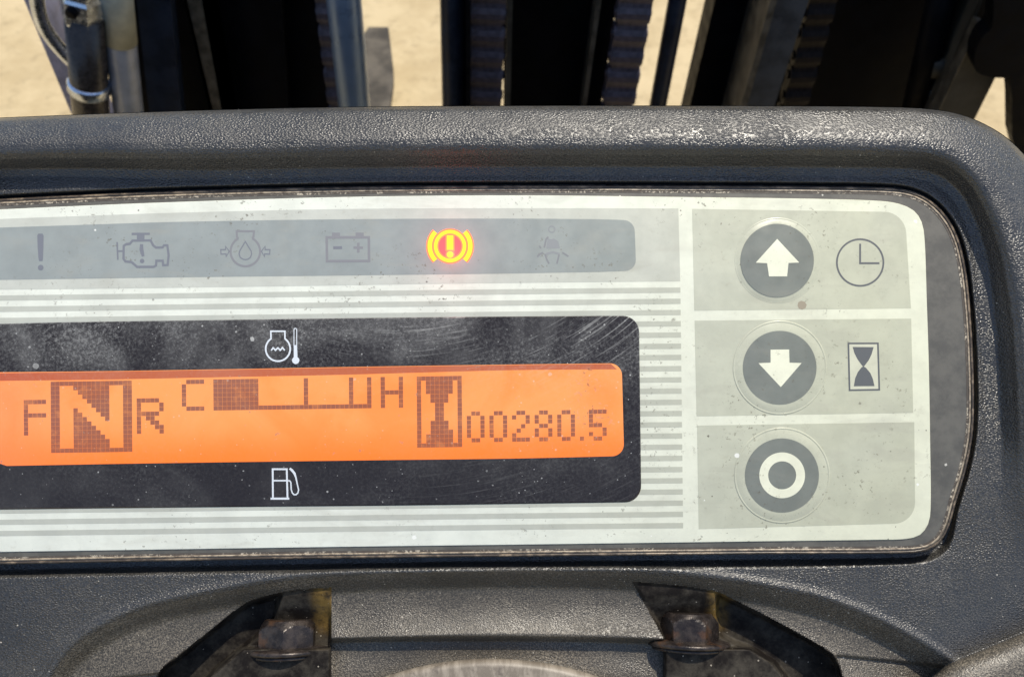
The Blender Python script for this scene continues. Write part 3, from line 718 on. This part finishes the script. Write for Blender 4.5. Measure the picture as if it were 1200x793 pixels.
# buttons: domed film caps
FILM = printed('button_film', (0.475, 0.49, 0.42), 0.26, 0.9)
def dome(cx, cy, R, hz, name, mat, parent, z=0.14, rn=7, n=64, inner=0.0):
    vs_, fs_ = [], []
    for k_ in range(rn+1):
        q = k_/rn; r = R*(1-q*(1-inner)); zz = z+hz*math.sin(min(1, q*2.4)*math.pi/2)
        vs_ += [L(cx+r*math.cos(t), cy+r*math.sin(t), zz) for t in np.linspace(0, 2*math.pi, n, endpoint=False)]
    for k_ in range(rn):
        for i in range(n): j = (i+1) % n; fs_.append((k_*n+j, k_*n+i, (k_+1)*n+i, (k_+1)*n+j))
    if inner > 0: fs_.append(tuple(rn*n+i for i in range(n))[::-1])
    return link_mesh(name, vs_, fs_, mat, parent, True)
def button(cx, cy, r, lab, ringr):
    bt = dome(cx+0.2, cy+0.4, ringr, 1.5, 'button', FILM, pan, 0.13, 10, 72, 0.5)
    bt['label'] = lab
    # pressed crease round the dome
    gr = [(cx+(ringr-0.5)*math.cos(t)*1.0+0.2, cy+(ringr-0.5)*math.sin(t)) for t in np.linspace(0, 2*math.pi, 72, endpoint=False)]
    bead(gr, 0.0, 1.3, 0.55 if ringr > 50 else 0.25, 0.1, 'button_crease', FILM, bt, 6)
    gd = Geo(); gd.disc(cx, cy, r, 1.2, 1.85, 72); gd.build('button_face', BTN, bt)
    return bt
za, zb = 1.7, 1.98
b1 = button(910.8, 305.3, 43.0, 'upper button with a white up arrow', 49.5)
g_ = Geo(); g_.poly([(910.8, 280), (936.6, 307.6), (924, 308.2), (922.4, 323.8), (901.2, 323.8), (899, 308.4), (885.6, 307.8)], za, zb); g_.build('up_arrow', SYM, b1)
b2 = button(913.7, 430.7, 43.2, 'middle button with a white down arrow', 54.5)
g_ = Geo(); g_.poly([(903, 409.6), (924.8, 409.4), (925.2, 424.8), (939.4, 425.2), (915, 453.4), (888.8, 425.4), (903, 424.8)], za, zb); g_.build('down_arrow', SYM, b2)
b3 = button(916.3, 556.8, 43.4, 'lower button with a white ring', 55.5)
g_ = Geo(); g_.ring(916.6, 556.6, 16.4, 26.8, za, zb, 64); g_.build('ring_mark', SYM, b3)
b1.parent = b2.parent = b3.parent = pan

# the whole instrument panel is bowed: its face leans up at the top and down at the bottom
def bow(v): return 14-0.0003*(v-440)**2+0.03*(v-440)
def bend(o):
    me = o.data; bm = bmesh.new(); bm.from_mesh(me)
    ys = [v.co.y for v in bm.verts]; lo, hi = min(ys), max(ys); st = 9*S
    if hi-lo > st*1.5:
        y = math.ceil(lo/st)*st
        while y < hi:
            bmesh.ops.bisect_plane(bm, geom=bm.verts[:]+bm.edges[:]+bm.faces[:], dist=1e-7, plane_co=(0, y, 0), plane_no=(0, 1, 0)); y += st
    for v in bm.verts:
        z = v.co.z/S; kk = (F-z)/F; vv = 396.5-v.co.y/S/kk; z2 = z+bow(vv); k2 = (F-z2)/F/kk
        v.co.x *= k2; v.co.y *= k2; v.co.z = z2*S
    bm.to_mesh(me); bm.free(); me.update()
def walk(o):
    for c in o.children:
        bend(c); walk(c)
bpy.context.view_layer.update()
walk(pan)
# the warning lamp is lit: its own small red light
ld = bpy.data.lights.new('warning_lamp_light', 'POINT'); ld.color = (1.0, 0.10, 0.10); ld.energy = 0.0013; ld.shadow_soft_size = 2*S
lo_ = bpy.data.objects.new('warning_lamp_light', ld); C.objects.link(lo_); lo_.parent = pan; lo_.location = L(527.4, 288.4, bow(288)+20)

# ------------------------------------------------------------------ beyond the dashboard: mast, hoses, chains, forks, ground
CAMW = cam.location.copy()
def ray(u, v): return (RX @ Vector(((u-600)/F, (396.5-v)/F, -1.0)))
def at(u, v, Yw):
    d = ray(u, v); t = (Yw-CAMW.y)/d.y; return CAMW+d*t, t          # point and its depth along the axis
GZ = -1.10
def line(ut, vt, ub, vb, Yw, down=None, up=None):
    """upright running through two sight lines, lengthened down/up to a height"""
    A, ta = at(ut, vt, Yw); B, tb = at(ub, vb, Yw); d = (B-A)
    if down is not None: B = A+d*((down-A.z)/d.z)
    if up is not None: A = A+d*((up-A.z)/d.z)
    return A, B, ta
def frame(A, B):
    ax = (B-A).normalized(); x = Vector((1, 0, 0)); x = (x-ax*x.dot(ax)).normalized(); return ax, x, ax.cross(x)
def tube(A, B, r, n=28, caps=True, prof_=None):
    ax, x, y = frame(A, B); Ln = (B-A).length; rs = prof_ or [(r, 0), (r, 1)]
    vs_, fs_ = [], []
    for rr, h in rs: vs_ += [A+ax*Ln*h+(x*math.cos(2*math.pi*i/n)+y*math.sin(2*math.pi*i/n))*rr for i in range(n)]
    for k_ in range(len(rs)-1):
        for i in range(n): j = (i+1) % n; fs_.append((k_*n+i, k_*n+j, (k_+1)*n+j, (k_+1)*n+i))
    if caps: fs_ += [tuple(range(n))[::-1], tuple((len(rs)-1)*n+i for i in range(n))]
    return vs_, fs_
def bar(A, B, wx, wy, bev=0.0015):
    ax, x, y = frame(A, B); hx, hy = wx/2, wy/2; b = min(bev, hx*.4, hy*.4)
    sec = [(-hx+b, -hy), (hx-b, -hy), (hx, -hy+b), (hx, hy-b), (hx-b, hy), (-hx+b, hy), (-hx, hy-b), (-hx, -hy+b)]
    vs_ = [P+x*a+y*c for P in (A, B) for a, c in sec]; n = 8
    return vs_, [(i, (i+1) % n, n+(i+1) % n, n+i) for i in range(n)]+[tuple(range(n))[::-1], tuple(range(n, 2*n))]
def rel(root, vs_): return [v-root.location for v in vs_]
def up_thing(name, label, cat, A, group=None): return thing(name, label, cat, group, loc=A)
def put(name, vf, mat, root, smooth=False): return link_mesh(name, rel(root, vf[0]), vf[1], mat, root, smooth)

# ground
gme = bpy.data.meshes.new('ground'); gme.from_pydata([(-60, -40, GZ), (60, -40, GZ), (60, 90, GZ), (-60, 90, GZ)], [], [(0, 1, 2, 3)]); gme.materials.append(GROUND)
go = bpy.data.objects.new('ground', gme); C.objects.link(go); go['kind'] = 'structure'

mast = up_thing('lift_mast', 'black painted steel forklift mast uprights behind the dashboard', 'forklift mast', Vector((0, 0.45, GZ)))
def rail(ut0, ut1, ub0, ub1, Yw, dep, mat, name='mast_rail', up=0.75, vb=126):
    A0, B0, t = line(ut0, 0, ub0, vb, Yw, GZ, up); A1, B1, t1 = line(ut1, 0, ub1, vb, Yw, GZ, up)
    q = Vector((0, dep, 0)); v = [A0, A1, A1+q, A0+q, B0, B1, B1+q, B0+q]
    return put(name, (v, [(3, 2, 1, 0), (4, 5, 6, 7), (0, 1, 5, 4), (1, 2, 6, 5), (2, 3, 7, 6), (3, 0, 4, 7)]), mat, mast)
# left channel: dark plates with a worn edge
rail(140, 376, 160, 392, 0.50, 0.02, MBLACK, 'mast_back_plate')
rail(219, 236, 249, 259, 0.47, 0.028, MEDGE, 'rail_edge')
rail(236, 330, 259, 338, 0.485, 0.012, MBLACK)
rail(160, 200, 174, 212, 0.455, 0.012, MNAVY, 'bracket_plate', 0.9-1.1+0.03)
A, _ = at(166, 62, 0.448); B, _ = at(198, 62, 0.448); put('bracket_edge', bar(A, B, 0.003, 0.003), MCHROME, mast)
# centre channels
rail(516, 546, 519, 546, 0.47, 0.02, MBLACK, 'channel_web')
rail(546, 551, 546, 551, 0.43, 0.07, MBLACK, 'channel_flange')
rail(590, 700, 590, 682, 0.49, 0.03, MBLACK)
rail(594, 601, 592, 598, 0.455, 0.03, MGUSS, 'rail_edge')
rail(699, 705, 682, 687, 0.465, 0.02, MEDGE, 'rail_edge')
rail(705, 723, 687, 704, 0.475, 0.03, MBLACK, 'channel_flange')
# right channel
rail(838, 905, 808, 870, 0.49, 0.03, MBLACK)
rail(903, 911, 868, 875, 0.44, 0.05, MEDGE, 'rail_edge')
rail(911, 948, 875, 907, 0.445, 0.03, MRAIL, 'rail_face')
rail(948, 1200, 905, 1100, 0.50, 0.03, MBLACK, 'mast_back_plate')
rail(1148, 1153, 1092, 1097, 0.43, 0.03, MGUSS, 'rail_edge')
# right end: tilt cylinder, gusset and dark bracket
tc = up_thing('tilt_cylinder', 'dark tilt cylinder with a collar beside the right mast upright', 'hydraulic cylinder', at(1080, 126, 0.45)[0])
A, B, t = line(1118, -60, 1068, 150, 0.45); r = 30*t/F/1.0*1.0
put('cylinder_barrel', tube(A, B, 0.6*r), MBLACK, tc, True)
A1, _ = at(1100, 66, 0.452); ax = (B-A).normalized()
put('collar', tube(A1-ax*0.004, A1+ax*0.010, 0.82*r), MGUSS, tc, True)
A2, _ = at(1092, 98, 0.452); put('gland', tube(A2-ax*0.003, A2+ax*0.03, 0.74*r), MGUSS, tc, True)
gus = up_thing('gusset_plate', 'brown grey gusset plate slanting down to the dashboard corner', 'bracket', at(1120, 130, 0.42)[0])
def plate_px(name, pts, Yw, th, mat, root):
    P = [at(u, v, Yw)[0] for u, v in pts]; n = len(P); q = Vector((0, th, 0)); vs_ = P+[p+q for p in P]
    put(name, (vs_, [tuple(range(n)), tuple(range(n, 2*n))[::-1]]+[(i, n+i, n+(i+1) % n, (i+1) % n) for i in range(n)]), mat, root)
plate_px('plate', [(1149, 30), (1163, 36), (1172, 60), (1172, 80), (1122, 180), (1078, 180)], 0.42, 0.012, MGUSS, gus)
plate_px('worn_edge', [(1147.5, 30), (1149, 30), (1078, 180), (1075.5, 180)], 0.418, 0.014, MEDGE, gus)
brk = up_thing('mast_bracket', 'black curved mast bracket in the top right corner above the pale ground patch', 'bracket', at(1170, 90, 0.40)[0])
plate_px('bracket_body', smooth_line([(1164, -90), (1163, 30), (1151, 44), (1142, 64), (1144, 84), (1163, 91), (1184, 91.5)], 6)+[(1186, 120), (1186, 160), (1192, 185), (1200, 200), (1330, 220), (1330, -90)], 0.40, 0.015, MBLACK, brk)

# fork blades lying low ahead of the mast
def fork(uL, uR, vtip, lab, zt=-1.02):
    def gp(u, v, z):
        d = ray(u, v); t = (z-CAMW.z)/d.z; return CAMW+d*t
    a = gp(uL, vtip, zt); b = gp(uR, vtip, zt); y1 = a.y; x0, x1 = a.x, b.x; w_ = x1-x0
    root = thing('fork_blade', lab, 'fork', 'forks of the truck', loc=((x0+x1)/2, 0.62, GZ))
    ol = [(x0, 0.58), (x1, 0.58), (x1, y1-0.22), (x1-.006, y1-0.16), (x1-w_*.32, y1), (x0+w_*.18, y1), (x0, y1-0.05)]
    n = len(ol); top = [Vector((x, y, zt)) for x, y in ol]; bot = [Vector((x, y, zt-0.035+0.02*(y > y1-.25))) for x, y in ol]
    put('blade', (top+bot, [tuple(range(n)), tuple(range(n, 2*n))[::-1]]+[(i, n+i, n+(i+1) % n, (i+1) % n) for i in range(n)]), MFORK, root)
    sh_ = [Vector((x, y, z)) for z in (zt, -0.5) for x, y in ((x0, 0.56), (x1, 0.56), (x1, 0.60), (x0, 0.60))]
    put('shank', (sh_, [(0, 1, 5, 4), (1, 2, 6, 5), (2, 3, 7, 6), (3, 0, 4, 7), (4, 5, 6, 7)]), MFORK, root)
fork(424, 470, 32, 'dark grey steel fork blade lying over the ground left of centre')

# tubes and rods
def simple_tube(name, label, cat, ut, ub, wpx, Yw, mat, part, group=None, up=0.45, sm=True):
    A, B, t = line(ut, 0, ub, 126, Yw); ra = wpx/2*t/F
    A, B, _ = line(ut, 0, ub, 126, Yw, GZ+0.3, up)
    root = up_thing(name, label, cat, B, group); put(part, tube(A, B, ra), mat, root, sm)
    return root, A, B, ra
simple_tube('lift_cylinder', 'blue grey polished lift cylinder rod between the left chain and the fork blade', 'hydraulic cylinder', 403, 415.5, 41, 0.44, MROD, 'rod')
simple_tube('mast_tube', 'dark navy mast tube right of the fork blade beside the chain', 'tube', 531, 532, 31, 0.45, MNAVY, 'tube_body')
simple_tube('hydraulic_hose', 'thin dark hose crossing the bright ground right of the centre chain', 'hose', 794, 770.5, 22, 0.47, MNAVY, 'hose_body')
rt, A, B, ra = simple_tube('hydraulic_pipe', 'grey hydraulic pipe with a pale sleeve at the upper left', 'pipe', 135.5, 150, 37, 0.43, MGREY, 'pipe_body')
S0, _ = at(136-3, -60, 0.43); S1, _ = at(140.5, 48, 0.43); axp = (B-A).normalized()
S1 = A+axp*((S1-A).dot(axp)); S0 = A+axp*((S0-A).dot(axp)); put('sleeve', tube(S0, S1, ra*1.06), MBEIGE, rt, True)

# big hose with bright fittings at the far left
hs = up_thing('hose_assembly', 'brown black hydraulic hose with bright metal end fitting at the upper left', 'hose', at(105, 126, 0.42)[0])
A, B, t = line(99, 18, 108, 140, 0.42); rr = 22.5*t/F
B, _ = at(111, 200, 0.42)
put('hose_body', tube(A, B, rr), MHOSE, hs, True)
ax = (B-A).normalized()
def onhose(v): 
    f = (v-18)/(200-18); return A+(B-A)*f
put('crimp_ring', tube(onhose(88), onhose(100), rr*1.05, prof_=[(rr*1.0, 0), (rr*1.14, .2), (rr*1.06, .5), (rr*1.14, .8), (rr*1.0, 1)]), MCHROME, hs, True)
put('lower_collar', tube(onhose(101), onhose(108), rr*0.95), MEDGE, hs, True)
T0, _ = at(92, -50, 0.42); T1, _ = at(97, 26, 0.42)
fit = put('end_fitting', tube(T0, T1, rr*1.0, n=6, prof_=[(rr*.8, 0), (rr*.95, .55), (rr*1.05, .60), (rr*1.05, .93), (rr*.9, 1)]), MCHROME, hs)
H0, _ = at(95, 11, 0.42); H1 = H0+Vector((0, -rr*1.10, rr*.4)); put('port_hole', tube(H1+Vector((0, .004, 0)), H1, rr*0.30, 16), MBLACK, hs, True)
# bent bright pipe running beside it
bp = up_thing('bent_pipe', 'bent bright metal pipe at the top left edge of the mast', 'pipe', at(70, 90, 0.43)[0])
path = [at(u, v, 0.43)[0] for u, v in smooth_line([(40, -60), (43, 0), (50, 28), (64, 50), (86, 74), (110, 96)], 6)]
def tube_path(P, r, n=14):
    vs_, fs_ = [], []
    for i, p in enumerate(P):
        a = (P[min(len(P)-1, i+1)]-P[max(0, i-1)]).normalized(); x = Vector((0, 1, 0)); x = (x-a*x.dot(a)).normalized(); y = a.cross(x)
        vs_ += [p+(x*math.cos(2*math.pi*k_/n)+y*math.sin(2*math.pi*k_/n))*r for k_ in range(n)]
    for i in range(len(P)-1):
        for k_ in range(n): j = (k_+1) % n; fs_.append((i*n+k_, i*n+j, (i+1)*n+j, (i+1)*n+k_))
    return vs_, fs_
put('pipe_body', tube_path(path, 0.0050), MCHROME, bp, True)
nu, _ = at(31, 8, 0.428); nu2, _ = at(40, 8, 0.428); put('pipe_nut', tube(nu, nu2, 0.0045, 6), MCHROME, bp)
# lavender flange plate along the outside
fp = up_thing('flange_plate', 'thin lavender grey steel flange along the left edge of the mast', 'bracket', at(88, 126, 0.44)[0])
plate_px('plate', [(6, -60), (26, -60), (36, 0), (50, 30), (62, 58), (96, 132), (120, 185), (110, 185), (83, 132), (33, 12), (24, -10)], 0.44, 0.05, MLAV, fp)

# leaf chains: every link its own part
def chain(ut, ub, wpx, Yw, label, mat, pitch_px=24.0, vs0=-110, vs1=235):
    A, B, t = line(ut, 0, ub, 126, Yw); ax, x, y = frame(A, B); u_ = t/F
    root = up_thing('lift_chain', label, 'chain', B, 'lift chains of the mast')
    dz = pitch_px/126*(B-A).length; k0 = int(vs0/pitch_px); k1 = int(vs1/pitch_px)
    meshes = []
    for wide in (1, 0):
        g2 = Geo(); half = wpx/2*u_*(1.0 if wide else 0.86); npl = 5 if wide else 4; th = half*2/(npl*1.02)
        hp = dz*0.52; R = dz*0.46; pr = []
        for k_ in range(9): a = math.pi*k_/8; pr.append((R*math.sin(a)*0.95, -hp-R*math.cos(a)*.9+0))
        pr.append((R*0.60, 0)); 
        pr = [(R*math.sin(a), -hp+(-R*math.cos(a))) for a in np.linspace(0, math.pi*.72, 6)]+[(R*.62, 0)]+[(R*math.sin(a), hp+(-R*math.cos(a))) for a in np.linspace(math.pi*.28, math.pi, 6)]
        full = pr+[(-a, b) for a, b in reversed(pr[1:-1])]
        n = len(full)
        for i in range(npl):
            cx_ = -half+th/2+i*(2*half-th)/(npl-1)
            vs_ = [x*(cx_+s_*th/2)+y*a+ax*b for s_ in (-1, 1) for a, b in full]
            g2.add(vs_, [tuple(range(n)), tuple(range(n, 2*n))[::-1]]+[(k_, (k_+1) % n, n+(k_+1) % n, n+k_)[::-1] for k_ in range(n)])
        if wide:
            for e_ in (-hp, hp):
                v2, f2 = tube(ax*e_-x*(half+.0012), ax*e_+x*(half+.0012), R*0.42, 10); g2.add(v2, f2)
        me = bpy.data.meshes.new('chain_link'); me.from_pydata([tuple(v) for v in g2.v], [], g2.f); me.materials.append(mat); me.update(); meshes.append(me)
    for k_ in range(k0, k1):
        o = bpy.data.objects.new('link', meshes[k_ % 2]); C.objects.link(o); o.parent = root; o.location = A+ax*dz*k_-root.location
chain(388, 402, 34, 0.475, 'purple brown lift chain just left of the blue grey cylinder rod', MCHAIN)
chain(572, 568, 42, 0.46, 'dark lift chain right of the navy tube near the centre of the mast', MCHAIN)
chain(744, 723, 40, 0.46, 'dark lift chain with scalloped edges against the bright ground', MCHAIN)
chain(962, 928, 32, 0.47, 'almost black lift chain beside the slate grey right rail', MCHAIND)
